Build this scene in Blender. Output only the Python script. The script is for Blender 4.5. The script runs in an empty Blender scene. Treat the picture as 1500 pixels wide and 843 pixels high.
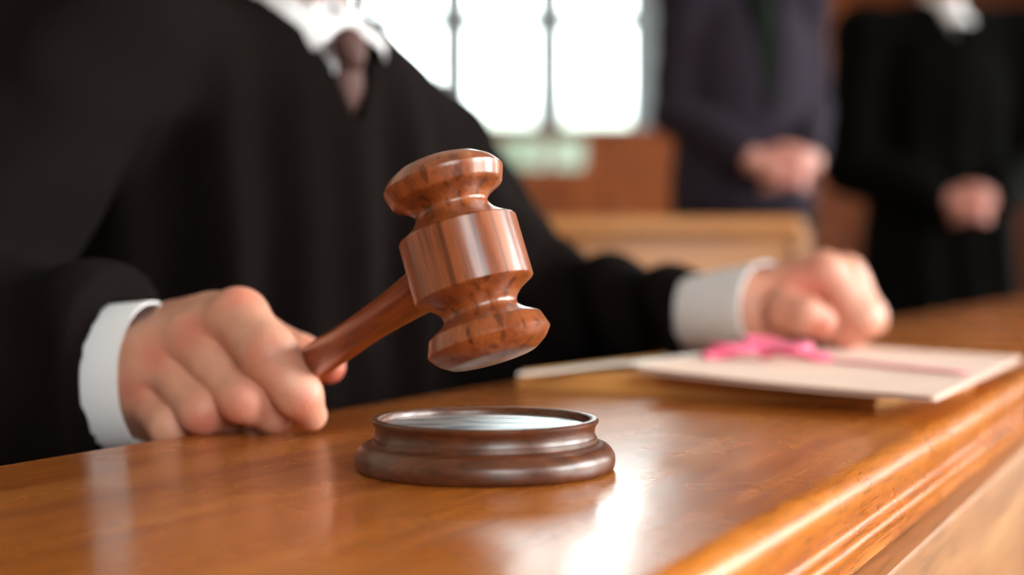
import bpy, bmesh, math, random
import numpy as np
from mathutils import Vector, Matrix

S = bpy.context.scene
COL = S.collection
random.seed(4)
PI = math.pi
V = lambda *a: np.array(a, float)

# ------------------------------------------------------------------ camera
FPX, DESK, CAMZ, PITCH = 2100.0, 0.72, 0.814, math.radians(0.914)
CP, SP = math.cos(PITCH), math.sin(PITCH)

def P(px, py, d):
    """point seen at pixel px,py at depth d metres"""
    x = (px - 750) / FPX * d
    u = (421.5 - py) / FPX * d
    return V(x, d * CP + u * SP, CAMZ - d * SP + u * CP)

cam = bpy.data.cameras.new('camera')
cam.sensor_width = 36.0
cam.lens = FPX * 36.0 / 1500.0
cam.clip_start = 0.02
cam.dof.use_dof = True
cam.dof.focus_distance = 0.668
cam.dof.aperture_fstop = 3.4
co = bpy.data.objects.new('camera', cam)
co.location = (0, 0, CAMZ)
co.rotation_euler = (PI / 2 - PITCH, 0, 0)
COL.objects.link(co)
S.camera = co

# desk frame: U along the bench, N from the judge's side to the front
YAW = math.radians(26.45)
U = V(math.sin(YAW), math.cos(YAW), 0)
N = V(math.cos(YAW), -math.sin(YAW), 0)

# ------------------------------------------------------------------ materials
def new_mat(name):
    m = bpy.data.materials.new(name)
    m.use_nodes = True
    nt = m.node_tree
    return m, nt, nt.nodes['Principled BSDF']

def lin(c):
    return tuple(((v / 255) / 12.92 if v / 255 <= 0.04045 else ((v / 255 + 0.055) / 1.055) ** 2.4) for v in c) + (1.0,)

def plain(name, rgb, rough=0.5, metallic=0.0, sheen=0.0, noise=0.0, nscale=40.0, bump=0.0, bscale=300.0, spec=0.5):
    m, nt, b = new_mat(name)
    L = nt.links
    b.inputs['Base Color'].default_value = lin(rgb)
    b.inputs['Roughness'].default_value = rough
    b.inputs['Metallic'].default_value = metallic
    b.inputs['Sheen Weight'].default_value = sheen
    b.inputs['Sheen Roughness'].default_value = 0.4
    b.inputs['Specular IOR Level'].default_value = spec
    tc = nt.nodes.new('ShaderNodeTexCoord')
    if noise:
        n = nt.nodes.new('ShaderNodeTexNoise'); n.inputs['Scale'].default_value = nscale; n.inputs['Detail'].default_value = 4
        r = nt.nodes.new('ShaderNodeValToRGB')
        a = lin(rgb)
        r.color_ramp.elements[0].position = 0.3; r.color_ramp.elements[1].position = 0.7
        r.color_ramp.elements[0].color = tuple(v * (1 - noise) for v in a[:3]) + (1,)
        r.color_ramp.elements[1].color = tuple(min(1, v * (1 + noise)) for v in a[:3]) + (1,)
        L.new(tc.outputs['Object'], n.inputs['Vector']); L.new(n.outputs['Fac'], r.inputs['Fac']); L.new(r.outputs['Color'], b.inputs['Base Color'])
    if bump:
        n = nt.nodes.new('ShaderNodeTexNoise'); n.inputs['Scale'].default_value = bscale; n.inputs['Detail'].default_value = 3
        bp = nt.nodes.new('ShaderNodeBump'); bp.inputs['Strength'].default_value = bump; bp.inputs['Distance'].default_value = 0.002
        L.new(tc.outputs['Object'], n.inputs['Vector']); L.new(n.outputs['Fac'], bp.inputs['Height']); L.new(bp.outputs['Normal'], b.inputs['Normal'])
    return m

def wood(name, dark, mid, light, scale=(3, 60, 60), pores=(20, 500, 500), pore_amt=0.5, rough=0.25, coat=0.3,
         bump=0.08, coat_rough=0.1, lines=None, spec=0.5, rough_var=0.0, ior=1.5):
    """grain runs along the axis with the smallest scale (object coordinates)"""
    m, nt, b = new_mat(name)
    L, A = nt.links, nt.nodes.new
    tc = A('ShaderNodeTexCoord')
    mp = A('ShaderNodeMapping'); mp.inputs['Scale'].default_value = scale
    n1 = A('ShaderNodeTexNoise'); n1.inputs['Scale'].default_value = 1.0; n1.inputs['Detail'].default_value = 6; n1.inputs['Roughness'].default_value = 0.6; n1.inputs['Distortion'].default_value = 0.6
    L.new(tc.outputs['Object'], mp.inputs['Vector']); L.new(mp.outputs['Vector'], n1.inputs['Vector'])
    r = A('ShaderNodeValToRGB'); e = r.color_ramp.elements
    e[0].position = 0.32; e[0].color = lin(dark)
    e[1].position = 0.68; e[1].color = lin(light)
    k = e.new(0.5); k.color = lin(mid)
    L.new(n1.outputs['Fac'], r.inputs['Fac'])
    mp2 = A('ShaderNodeMapping'); mp2.inputs['Scale'].default_value = pores
    n2 = A('ShaderNodeTexNoise'); n2.inputs['Scale'].default_value = 1.0; n2.inputs['Detail'].default_value = 2
    L.new(tc.outputs['Object'], mp2.inputs['Vector']); L.new(mp2.outputs['Vector'], n2.inputs['Vector'])
    r2 = A('ShaderNodeValToRGB'); e2 = r2.color_ramp.elements
    e2[0].position = 0.36; e2[0].color = (1 - pore_amt,) * 3 + (1,)
    e2[1].position = 0.48; e2[1].color = (1, 1, 1, 1)
    L.new(n2.outputs['Fac'], r2.inputs['Fac'])
    mx = A('ShaderNodeMix'); mx.data_type = 'RGBA'; mx.blend_type = 'MULTIPLY'; mx.inputs['Factor'].default_value = 1.0
    L.new(r.outputs['Color'], mx.inputs[6]); L.new(r2.outputs['Color'], mx.inputs[7])
    out = mx.outputs[2]
    if lines:
        mp3 = A('ShaderNodeMapping'); mp3.inputs['Scale'].default_value = lines
        n3 = A('ShaderNodeTexNoise'); n3.inputs['Scale'].default_value = 1.0; n3.inputs['Detail'].default_value = 1; n3.inputs['Distortion'].default_value = 0.3
        L.new(tc.outputs['Object'], mp3.inputs['Vector']); L.new(mp3.outputs['Vector'], n3.inputs['Vector'])
        r3 = A('ShaderNodeValToRGB'); e3 = r3.color_ramp.elements
        e3[0].position = 0.38; e3[0].color = (0.3, 0.22, 0.18, 1)
        e3[1].position = 0.45; e3[1].color = (1, 1, 1, 1)
        L.new(n3.outputs['Fac'], r3.inputs['Fac'])
        mx2 = A('ShaderNodeMix'); mx2.data_type = 'RGBA'; mx2.blend_type = 'MULTIPLY'; mx2.inputs['Factor'].default_value = 0.75
        L.new(out, mx2.inputs[6]); L.new(r3.outputs['Color'], mx2.inputs[7]); out = mx2.outputs[2]
    L.new(out, b.inputs['Base Color'])
    b.inputs['Roughness'].default_value = rough
    b.inputs['Specular IOR Level'].default_value = spec
    b.inputs['Coat Weight'].default_value = coat
    b.inputs['IOR'].default_value = ior
    b.inputs['Coat Roughness'].default_value = coat_rough
    if rough_var:
        n4 = A('ShaderNodeTexNoise'); n4.inputs['Scale'].default_value = 10.0; n4.inputs['Detail'].default_value = 5
        L.new(tc.outputs['Object'], n4.inputs['Vector'])
        mr = A('ShaderNodeMapRange'); mr.inputs['From Min'].default_value = 0.3; mr.inputs['From Max'].default_value = 0.7
        mr.inputs['To Min'].default_value = rough - rough_var; mr.inputs['To Max'].default_value = rough + rough_var
        L.new(n4.outputs['Fac'], mr.inputs['Value']); L.new(mr.outputs['Result'], b.inputs['Roughness'])
    if bump:
        bp = A('ShaderNodeBump'); bp.inputs['Strength'].default_value = bump; bp.inputs['Distance'].default_value = 0.001
        ad = A('ShaderNodeMath'); ad.operation = 'ADD'
        L.new(r2.outputs['Color'], ad.inputs[0])
        L.new(ad.outputs[0], bp.inputs['Height']); L.new(bp.outputs['Normal'], b.inputs['Normal'])
    return m

def skin(name, base, red, sss=0.25):
    m, nt, b = new_mat(name)
    L, A = nt.links, nt.nodes.new
    at = A('ShaderNodeAttribute'); at.attribute_name = 'flush'
    tc = A('ShaderNodeTexCoord')
    n = A('ShaderNodeTexNoise'); n.inputs['Scale'].default_value = 70; n.inputs['Detail'].default_value = 5
    L.new(tc.outputs['Object'], n.inputs['Vector'])
    ad = A('ShaderNodeMath'); ad.operation = 'MULTIPLY_ADD'; ad.inputs[1].default_value = 0.7; ad.inputs[2].default_value = -0.25
    L.new(n.outputs['Fac'], ad.inputs[0])
    sm = A('ShaderNodeMath'); sm.operation = 'ADD'; sm.use_clamp = True
    L.new(at.outputs['Fac'], sm.inputs[0]); L.new(ad.outputs[0], sm.inputs[1])
    mx = A('ShaderNodeMix'); mx.data_type = 'RGBA'
    mx.inputs[6].default_value = lin(base); mx.inputs[7].default_value = lin(red)
    L.new(sm.outputs[0], mx.inputs[0])
    L.new(mx.outputs[2], b.inputs['Base Color'])
    b.inputs['Roughness'].default_value = 0.48
    b.inputs['Subsurface Weight'].default_value = sss
    b.inputs['Subsurface Radius'].default_value = (1.0, 0.35, 0.2)
    b.inputs['Subsurface Scale'].default_value = 0.004
    v = A('ShaderNodeTexVoronoi'); v.inputs['Scale'].default_value = 700
    n2 = A('ShaderNodeTexNoise'); n2.inputs['Scale'].default_value = 160; n2.inputs['Detail'].default_value = 4
    L.new(tc.outputs['Object'], v.inputs['Vector']); L.new(tc.outputs['Object'], n2.inputs['Vector'])
    a2 = A('ShaderNodeMath'); a2.operation = 'ADD'
    L.new(v.outputs['Distance'], a2.inputs[0]); L.new(n2.outputs['Fac'], a2.inputs[1])
    bp = A('ShaderNodeBump'); bp.inputs['Strength'].default_value = 0.25; bp.inputs['Distance'].default_value = 0.0012
    L.new(a2.outputs[0], bp.inputs['Height']); L.new(bp.outputs['Normal'], b.inputs['Normal'])
    return m

M = {}
M['desk'] = wood('bench_oak', (156, 78, 18), (186, 102, 28), (202, 120, 44), scale=(4.0, 60, 60), pores=(45, 800, 800), pore_amt=0.35,
                 rough=0.27, coat=0.12, coat_rough=0.1, bump=0.06, rough_var=0.05, ior=1.75)
M['panel'] = wood('panel_oak', (138, 88, 50), (160, 106, 64), (176, 124, 80), scale=(3, 30, 30), pores=(14, 300, 300), pore_amt=0.25, rough=0.35, coat=0.0, bump=0.05)
M['gavel'] = wood('gavel_wood', (114, 52, 22), (142, 72, 34), (166, 96, 54), scale=(70, 70, 5), pores=(900, 900, 50), pore_amt=0.35,
                  rough=0.32, coat=0.28, coat_rough=0.14, bump=0.03, lines=(170, 170, 2.5))
M['handle'] = wood('gavel_handle_wood', (122, 50, 16), (150, 70, 24), (166, 86, 34), scale=(90, 90, 10), pores=(600, 600, 40), pore_amt=0.35,
                   rough=0.3, coat=0.3, coat_rough=0.15, bump=0.02)
M['block'] = wood('walnut', (62, 30, 16), (84, 42, 22), (102, 54, 30), scale=(16, 90, 90), pores=(80, 500, 500), pore_amt=0.4,
                  rough=0.36, coat=0.15, coat_rough=0.2, bump=0.03)
M['wainscot'] = wood('wainscot_wood', (112, 50, 16), (146, 72, 26), (168, 92, 38), scale=(14, 14, 1.2), pores=(140, 140, 8), pore_amt=0.3, rough=0.4, coat=0.0, bump=0.02)
M['pew'] = wood('pew_oak', (150, 88, 34), (170, 106, 48), (186, 124, 64), scale=(2, 20, 20), pores=(8, 160, 160), pore_amt=0.2, rough=0.4, coat=0.0, bump=0.02)
M['floor'] = wood('floor_boards', (84, 46, 22), (110, 64, 32), (130, 80, 44), scale=(12, 1, 12), pores=(120, 8, 120), pore_amt=0.3, rough=0.4, coat=0.0, bump=0.03)
M['plaster'] = plain('plaster', (196, 186, 168), 0.9, noise=0.04, nscale=3)
M['ceiling'] = plain('ceiling_paint', (205, 200, 190), 0.9)
M['frame'] = plain('window_paint', (150, 160, 168), 0.5)
M['robe'] = plain('black_robe_cloth', (14, 8, 7), 0.95, bump=0.15, bscale=900, spec=0.06)
M['robe2'] = plain('black_gown_cloth', (9, 8, 7), 0.95, spec=0.04)
M['shirt'] = plain('white_cotton', (226, 222, 224), 0.8, bump=0.1, bscale=1200)
M['tie'] = plain('tie_silk', (78, 50, 46), 0.6, spec=0.2, bump=0.1, bscale=700)
M['suit'] = plain('suit_wool', (44, 37, 47), 0.95, spec=0.08)
M['trousers'] = plain('trouser_wool', (14, 12, 14), 0.9, spec=0.2)
M['greentie'] = plain('green_tie', (14, 20, 14), 0.8, spec=0.1)
M['shoe'] = plain('shoe_leather', (18, 14, 12), 0.3)
M['hair'] = plain('hair_brown', (52, 38, 28), 0.6, noise=0.3, nscale=120)
M['hair_grey'] = plain('hair_grey', (120, 116, 112), 0.6, noise=0.3, nscale=120)
M['skin'] = skin('skin', (202, 146, 122), (184, 88, 70))
M['skin2'] = skin('skin_pale', (206, 150, 134), (190, 104, 96))
M['nail'] = plain('fingernail', (226, 168, 152), 0.3)
M['eye'] = plain('eye', (230, 226, 220), 0.2)
M['iris'] = plain('iris', (48, 34, 24), 0.15)
M['manila'] = plain('manila_card', (226, 194, 178), 0.75, noise=0.05, nscale=12)
M['kraft'] = plain('kraft_card', (220, 158, 88), 0.8, noise=0.08, nscale=20)
M['paper'] = plain('paper', (224, 212, 202), 0.8)
M['pink'] = plain('pink_ribbon', (226, 96, 130), 0.6, sheen=0.2)
M['palepink'] = plain('pale_pink_ribbon', (226, 138, 146), 0.7)

def mirror_plate():
    m, nt, b = new_mat('polished_plate')
    L, A = nt.links, nt.nodes.new
    b.inputs['Metallic'].default_value = 1.0
    b.inputs['Base Color'].default_value = (0.86, 0.88, 0.9, 1)
    tc = A('ShaderNodeTexCoord'); mp = A('ShaderNodeMapping'); mp.inputs['Scale'].default_value = (30, 90, 1)
    n = A('ShaderNodeTexNoise'); n.inputs['Scale'].default_value = 1.0; n.inputs['Detail'].default_value = 5
    L.new(tc.outputs['Object'], mp.inputs['Vector']); L.new(mp.outputs['Vector'], n.inputs['Vector'])
    r = A('ShaderNodeValToRGB'); e = r.color_ramp.elements
    e[0].position = 0.38; e[0].color = (0.3, 0.42, 0.5, 1); e[1].position = 0.5; e[1].color = (0.9, 0.92, 0.94, 1)  # bluish smudges in the colour stand in for reflections on the plate
    L.new(n.outputs['Fac'], r.inputs['Fac']); L.new(r.outputs['Color'], b.inputs['Base Color'])
    b.inputs['Roughness'].default_value = 0.3
    return m
M['plate'] = mirror_plate()

def glass():
    m, nt, b = new_mat('window_glass')
    nt.nodes.remove(b)
    A, L = nt.nodes.new, nt.links
    t = A('ShaderNodeBsdfTransparent'); t.inputs['Color'].default_value = (0.97, 0.99, 0.98, 1)
    g = A('ShaderNodeBsdfGlossy'); g.inputs['Roughness'].default_value = 0.02
    f = A('ShaderNodeFresnel'); f.inputs['IOR'].default_value = 1.45
    mx = A('ShaderNodeMixShader')
    L.new(f.outputs[0], mx.inputs[0]); L.new(t.outputs[0], mx.inputs[1]); L.new(g.outputs[0], mx.inputs[2])
    L.new(mx.outputs[0], nt.nodes['Material Output'].inputs['Surface'])
    return m
M['glass'] = glass()

# ------------------------------------------------------------------ object helpers
def link(name, me, mat=None, parent=None):
    o = bpy.data.objects.new(name, me)
    COL.objects.link(o)
    if mat is not None:
        me.materials.append(M[mat] if isinstance(mat, str) else mat)
    if parent is not None:
        o.parent = parent
        o.matrix_parent_inverse = parent.matrix_world.inverted()
    return o

def empty(name, loc, rot=(0, 0, 0)):
    o = bpy.data.objects.new(name, None)
    o.location = loc; o.rotation_euler = rot
    o.empty_display_size = 0.05
    COL.objects.link(o)
    bpy.context.view_layer.update()
    return o

def tag(o, label=None, cat=None, group=None, kind=None):
    if label: o['label'] = label
    if cat: o['category'] = cat
    if group: o['group'] = group
    if kind: o['kind'] = kind
    return o

def mesh_from(name, verts, faces, smooth=True):
    me = bpy.data.meshes.new(name)
    me.from_pydata([tuple(map(float, v)) for v in verts], [], [tuple(map(int, f)) for f in faces])
    me.validate()
    me.update()
    if smooth:
        me.polygons.foreach_set('use_smooth', [True] * len(me.polygons))
    return me

def bm_mesh(name, bm, smooth=False, angle=None):
    bmesh.ops.recalc_face_normals(bm, faces=bm.faces[:])
    me = bpy.data.meshes.new(name)
    bm.to_mesh(me); bm.free()
    if smooth:
        me.polygons.foreach_set('use_smooth', [True] * len(me.polygons))
        if angle is not None:
            me.set_sharp_from_angle(angle=angle)
    return me

def add_box(bm, lo, hi, bevel=0.0):
    r = bmesh.ops.create_cube(bm, size=1.0)
    vs = r['verts']
    lo, hi = Vector(lo), Vector(hi)
    for v in vs:
        v.co = Vector([(lo[i] + hi[i]) / 2 + v.co[i] * (hi[i] - lo[i]) for i in range(3)])
    if bevel:
        es = list({e for v in vs for e in v.link_edges})
        bmesh.ops.bevel(bm, geom=es, offset=bevel, segments=3, profile=0.5, affect='EDGES')

def box_mesh(name, boxes, bevel=0.0):
    bm = bmesh.new()
    for lo, hi in boxes:
        add_box(bm, lo, hi, bevel)
    return bm_mesh(name, bm, bool(bevel), math.radians(40))

def smooth_profile(pts, step=0.0012, sharp=()):
    """Catmull-Rom through pts, kept straight at indices in sharp"""
    out = []
    n = len(pts)
    for i in range(n - 1):
        p1, p2 = V(*pts[i]), V(*pts[i + 1])
        p0 = V(*pts[i - 1]) if i > 0 and i not in sharp else 2 * p1 - p2
        p3 = V(*pts[i + 2]) if i + 2 < n and (i + 1) not in sharp else 2 * p2 - p1
        k = max(1, int(np.linalg.norm(p2 - p1) / step))
        for j in range(k):
            t = j / k
            q = 0.5 * ((2 * p1) + (-p0 + p2) * t + (2 * p0 - 5 * p1 + 4 * p2 - p3) * t * t + (-p0 + 3 * p1 - 3 * p2 + p3) * t ** 3)
            out.append((max(q[0], 0.0), q[1]))
    out.append(tuple(pts[-1]))
    return out

def lathe(name, prof, seg=96, angle=math.radians(35)):
    verts, faces, rings = [], [], []
    for r, z in prof:
        if r < 1e-6:
            rings.append([len(verts)]); verts.append((0, 0, z))
        else:
            rings.append(list(range(len(verts), len(verts) + seg)))
            for k in range(seg):
                a = 2 * PI * k / seg
                verts.append((r * math.cos(a), r * math.sin(a), z))
    for a, b in zip(rings[:-1], rings[1:]):
        for k in range(seg):
            k2 = (k + 1) % seg
            if len(a) == 1 and len(b) == 1: continue
            if len(a) == 1: faces.append((a[0], b[k2], b[k]))
            elif len(b) == 1: faces.append((a[k], a[k2], b[0]))
            else: faces.append((a[k], a[k2], b[k2], b[k]))
    me = mesh_from(name, verts, faces)
    bm = bmesh.new(); bm.from_mesh(me); bmesh.ops.recalc_face_normals(bm, faces=bm.faces[:]); bm.to_mesh(me); bm.free()
    me.polygons.foreach_set('use_smooth', [True] * len(me.polygons))
    me.set_sharp_from_angle(angle=angle)
    return me

# ------------------------------------------------------------------ signed-distance modelling
def cone(a, b, ra, rb):
    a, b = np.asarray(a, float), np.asarray(b, float)
    ab = b - a; L2 = max(ab @ ab, 1e-12)
    def f(p):
        t = np.clip(((p - a) @ ab) / L2, 0, 1)
        return np.linalg.norm(p - a - t[:, None] * ab, axis=1) - (ra + (rb - ra) * t)
    return f

def ball(c, r):
    c = np.asarray(c, float)
    return lambda p: np.linalg.norm(p - c, axis=1) - r

def ell(c, axes, radii):
    """ellipsoid; axes = 3 orthonormal rows"""
    c, A, R = np.asarray(c, float), np.asarray(axes, float), np.asarray(radii, float)
    def f(p):
        q = (p - c) @ A.T
        k0 = np.linalg.norm(q / R, axis=1); k1 = np.linalg.norm(q / (R * R), axis=1)
        return k0 * (k0 - 1) / np.maximum(k1, 1e-9)
    return f

def smin(a, b, k):
    h = np.clip(0.5 + 0.5 * (b - a) / k, 0, 1)
    return b + (a - b) * h - k * h * (1 - h)

def union(fs, k):
    def f(p):
        d = fs[0](p)
        for g in fs[1:]:
            d = smin(d, g(p), k)
        return d
    return f

def cut(f, g, k):
    return lambda p: -smin(-f(p), g(p), k)

def surface(f, lo, hi, h, iters=3):
    lo, hi = np.asarray(lo, float), np.asarray(hi, float)
    n = np.ceil((hi - lo) / h).astype(int) + 1
    xs = [lo[i] + h * np.arange(n[i]) for i in range(3)]
    F = np.empty(n, np.float32)
    yz = np.stack(np.meshgrid(xs[1], xs[2], indexing='ij'), -1).reshape(-1, 2)
    step = max(1, int(400000 / len(yz)))
    for i in range(0, n[0], step):
        xx = xs[0][i:i + step]
        p = np.empty((len(xx), len(yz), 3)); p[..., 0] = xx[:, None]; p[..., 1:] = yz[None]
        F[i:i + step] = f(p.reshape(-1, 3)).reshape(len(xx), n[1], n[2])
    ins = F < 0
    m = n - 1
    acc = np.zeros(tuple(m) + (3,), np.float32); cnt = np.zeros(tuple(m), np.int16)
    def sl(o): return tuple(slice(o[i], o[i] + m[i]) for i in range(3))
    corners = [(i, j, k) for i in (0, 1) for j in (0, 1) for k in (0, 1)]
    for c in corners:
        for ax in range(3):
            if c[ax]: continue
            c2 = list(c); c2[ax] = 1
            a, b = F[sl(c)], F[sl(c2)]
            x = (a < 0) != (b < 0)
            t = np.where(x, a / np.where(x, a - b, 1), 0)
            cnt += x
            for i in range(3):
                acc[..., i] += np.where(x, (t if i == ax else c[i]), 0)
    act = cnt > 0
    idx = -np.ones(tuple(m), np.int64); ii = np.argwhere(act)
    idx[act] = np.arange(len(ii))
    verts = lo + h * (ii + acc[act] / cnt[act][:, None])
    quads = []
    for ax in range(3):
        b, c = (ax + 1) % 3, (ax + 2) % 3
        s0 = [slice(None)] * 3; s1 = [slice(None)] * 3
        s0[ax] = slice(0, n[ax] - 1); s1[ax] = slice(1, n[ax])
        for q in (b, c): s0[q] = s1[q] = slice(1, n[q] - 1)
        A0, A1 = ins[tuple(s0)], ins[tuple(s1)]
        for flip in (False, True):
            e = np.argwhere((A0 & ~A1) if not flip else (~A0 & A1))
            if not len(e): continue
            base = e.copy(); base[:, b] += 1; base[:, c] += 1
            def cell(db, dc):
                w = base.copy(); w[:, b] += db; w[:, c] += dc
                return idx[w[:, 0], w[:, 1], w[:, 2]]
            q = np.stack([cell(-1, -1), cell(0, -1), cell(0, 0), cell(-1, 0)], 1)
            if flip: q = q[:, ::-1]
            quads.append(q)
    faces = np.concatenate(quads)
    faces = faces[(faces >= 0).all(1)]
    e = h * 0.2
    for _ in range(iters):
        d = f(verts)
        g = np.stack([f(verts + np.eye(3)[i] * e) - f(verts - np.eye(3)[i] * e) for i in range(3)], 1) / (2 * e)
        g2 = np.maximum((g * g).sum(1), 0.2)
        s = np.clip(d / g2, -h * 0.5, h * 0.5)
        verts = verts - s[:, None] * g
    return verts, faces

def np_mesh(name, verts, faces):
    me = bpy.data.meshes.new(name)
    me.vertices.add(len(verts)); me.vertices.foreach_set('co', np.ascontiguousarray(verts, np.float32).ravel())
    me.loops.add(faces.size); me.loops.foreach_set('vertex_index', np.ascontiguousarray(faces, np.int32).ravel())
    me.polygons.add(len(faces)); me.polygons.foreach_set('loop_start', np.arange(0, faces.size, 4, dtype=np.int32))
    me.update(calc_edges=True); me.validate()
    me.polygons.foreach_set('use_smooth', [True] * len(me.polygons))
    return me

def sdf_obj(name, f, lo, hi, h, mat, parent=None):
    v, q = surface(f, lo, hi, h)
    return link(name, np_mesh(name, v, q), mat, parent)

EX, EY, EZ = V(1, 0, 0), V(0, 1, 0), V(0, 0, 1)
def unit(v): return v / np.linalg.norm(v)

# ------------------------------------------------------------------ hands
def hand_sdf(wrist, wr, arm, ar, fingers, thumb, palm, kf=0.0012, kp=0.0055):
    """fingers/thumb: lists of (point, radius) from knuckle to tip; palm: extra cones"""
    fl = []
    for ch in fingers:
        fl.append(union([cone(ch[i][0], ch[i + 1][0], ch[i][1], ch[i + 1][1]) for i in range(len(ch) - 1)], 0.006))
    tf = union([cone(thumb[i][0], thumb[i + 1][0], thumb[i][1], thumb[i + 1][1]) for i in range(len(thumb) - 1)], 0.004)
    fing = union(fl, kf)
    pl = union([cone(wrist, ch[0][0], wr * 0.85, ch[0][1] * 0.98) for ch in fingers] + palm + [cone(arm, wrist, ar, wr)], 0.012)
    def f(p):
        d = smin(pl(p), fing(p), kp)
        return smin(d, tf(p), 0.005)
    return f

def flush_of(verts, spots):
    w = np.zeros(len(verts))
    for c, r, a in spots:
        w = np.maximum(w, a * np.exp(-((verts - c) ** 2).sum(1) / (r * r)))
    return w

def person_body(name, parts, joints, mat, parent, flush=()):
    """parts: list of (verts, faces); joints: (centre, dir, radius, index of hand part) where the coarse body (part 0)
       and a finer hand are trimmed and bridged into one continuous skin"""
    bms = []
    bm = bmesh.new()
    layer = bm.verts.layers.int.new('part')
    for k, (v, q) in enumerate(parts):
        vs = [bm.verts.new(c) for c in v]
        for x in vs: x[layer] = k
        for a in q:
            try: bm.faces.new([vs[i] for i in a])
            except ValueError: pass
    for c, dr, rad, k in joints:
        c, dr = Vector(c), Vector(dr)
        kill = []
        for x in bm.verts:
            w = x.co - c; s = w.dot(dr)
            if x[layer] == 0 and w.length < rad * 2.5 and s > 0.0: kill.append(x)
            if x[layer] == k and s < 0.006: kill.append(x)
        bmesh.ops.delete(bm, geom=kill, context='VERTS')
        be = [e for e in bm.edges if e.is_boundary and (e.verts[0].co - c).length < rad * 3]
        try:
            bmesh.ops.bridge_loops(bm, edges=be)
        except Exception as ex:
            print('bridge failed', name, ex)
    loose = [x for x in bm.verts if not x.link_faces]
    bmesh.ops.delete(bm, geom=loose, context='VERTS')
    me = bpy.data.meshes.new(name)
    bm.to_mesh(me); bm.free()
    me.polygons.foreach_set('use_smooth', [True] * len(me.polygons))
    co_ = np.empty(len(me.vertices) * 3, np.float32); me.vertices.foreach_get('co', co_); co_ = co_.reshape(-1, 3)
    at = me.attributes.new('flush', 'FLOAT', 'POINT')
    at.data.foreach_set('value', flush_of(co_, flush).astype(np.float32) if len(flush) else np.zeros(len(co_), np.float32))
    return link(name, me, mat, parent)

def head_sdf(c, fwd, s=1.0):
    f2 = unit(V(fwd[0], fwd[1], 0)); sd = V(f2[1], -f2[0], 0)
    A = np.stack([sd, f2, EZ])
    def L(x, y, z): return np.asarray(c) + s * (x * sd + y * f2 + z * EZ)
    solid = union([ell(L(0, -0.01, 0.03), A, s * V(.076, .096, .098)), ell(L(0, .028, -.045), A, s * V(.058, .066, .085)),
                   cone(L(-.045, .0, -.085), L(-.012, .072, -.11), s * .02, s * .018), cone(L(.045, .0, -.085), L(.012, .072, -.11), s * .02, s * .018),
                   ell(L(0, .078, .028), A, s * V(.05, .016, .012))], 0.02 * s)
    sock = union([ball(L(-.032, .108, .006), .017 * s), ball(L(.032, .108, .006), .017 * s)], 0.002)
    feat = union([cone(L(0, .09, .02), L(0, .112, -.026), .007 * s, .012 * s), ball(L(-.014, .098, -.032), .009 * s), ball(L(.014, .098, -.032), .009 * s),
                  ell(L(0, .09, -.062), A, s * V(.024, .01, .006)), ell(L(0, .089, -.074), A, s * V(.021, .01, .007)),
                  ball(L(-.032, .081, .006), .014 * s), ball(L(.032, .081, .006), .014 * s),
                  ell(L(-.08, -.012, -.012), A, s * V(.009, .02, .032)), ell(L(.08, -.012, -.012), A, s * V(.009, .02, .032))], 0.004)
    mouth = cone(L(-.02, .1, -.068), L(.02, .1, -.068), .0025 * s, .0025 * s)
    base = cut(solid, sock, 0.014)
    def f(p):
        return -smin(-smin(base(p), feat(p), 0.006), mouth(p), 0.003)
    hair = cut(ell(L(0, -0.018, 0.04), A, s * V(.083, .1, .1)), ell(L(0, .09, -.03), A, s * V(.085, .095, .1)), 0.01)
    hair = cut(hair, ell(L(0, .0, -.12), A, s * V(.2, .2, .09)), 0.01)
    eyes = [L(-.032, .0835, .006), L(.032, .0835, .006)]
    return f, hair, eyes

def add_head_parts(root, body, c, fwd, hairf, eyes, hairmat):
    c = np.asarray(c)
    sdf_obj('hair', hairf, c - .16, c + .17, 0.005, hairmat, root)
    for e in eyes:
        bm = bmesh.new(); bmesh.ops.create_icosphere(bm, subdivisions=4, radius=0.0122)
        gaze = Vector((fwd[0], fwd[1], 0)).normalized()
        for fc in bm.faces:
            fc.material_index = 1 if fc.calc_center_median().normalized().dot(gaze) > 0.90 else 0
        bmesh.ops.translate(bm, verts=bm.verts[:], vec=Vector(e))
        link('eye', bm_mesh('eye', bm, True), 'eye', body).data.materials.append(M['iris'])

def tube_shell(name, a, b, ra, rb, thick=0.0018, seg=48, squash=1.0, up=EZ, wob=0.0, rings=8, seed=0):
    """a hollow cuff around the axis a->b"""
    a, b = np.asarray(a), np.asarray(b)
    ax = unit(b - a); s = unit(np.cross(ax, up)); u = np.cross(s, ax)
    rs = np.random.RandomState(seed); ph = rs.rand(4) * 6
    loops = [(i / rings, 0.0) for i in range(rings + 1)] + [(1 - i / rings, -thick) for i in range(rings + 1)]
    verts, faces = [], []
    for t, off in loops:
        c = a + (b - a) * t
        for k in range(seg):
            th = 2 * PI * k / seg
            r = ra + (rb - ra) * t + off
            r += wob * (math.sin(2 * th + ph[0] + 2 * t) * .6 + math.sin(3 * th + ph[1] - 3 * t) * .4)
            verts.append(c + r * (math.cos(th) * s + math.sin(th) * u * squash))
    n = len(loops)
    for i in range(n):
        j = (i + 1) % n
        for k in range(seg):
            k2 = (k + 1) % seg
            faces.append((i * seg + k, i * seg + k2, j * seg + k2, j * seg + k))
    me = mesh_from(name, verts, faces)
    bm = bmesh.new(); bm.from_mesh(me)
    return bm_mesh(name, bm, True, math.radians(60))

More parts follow.
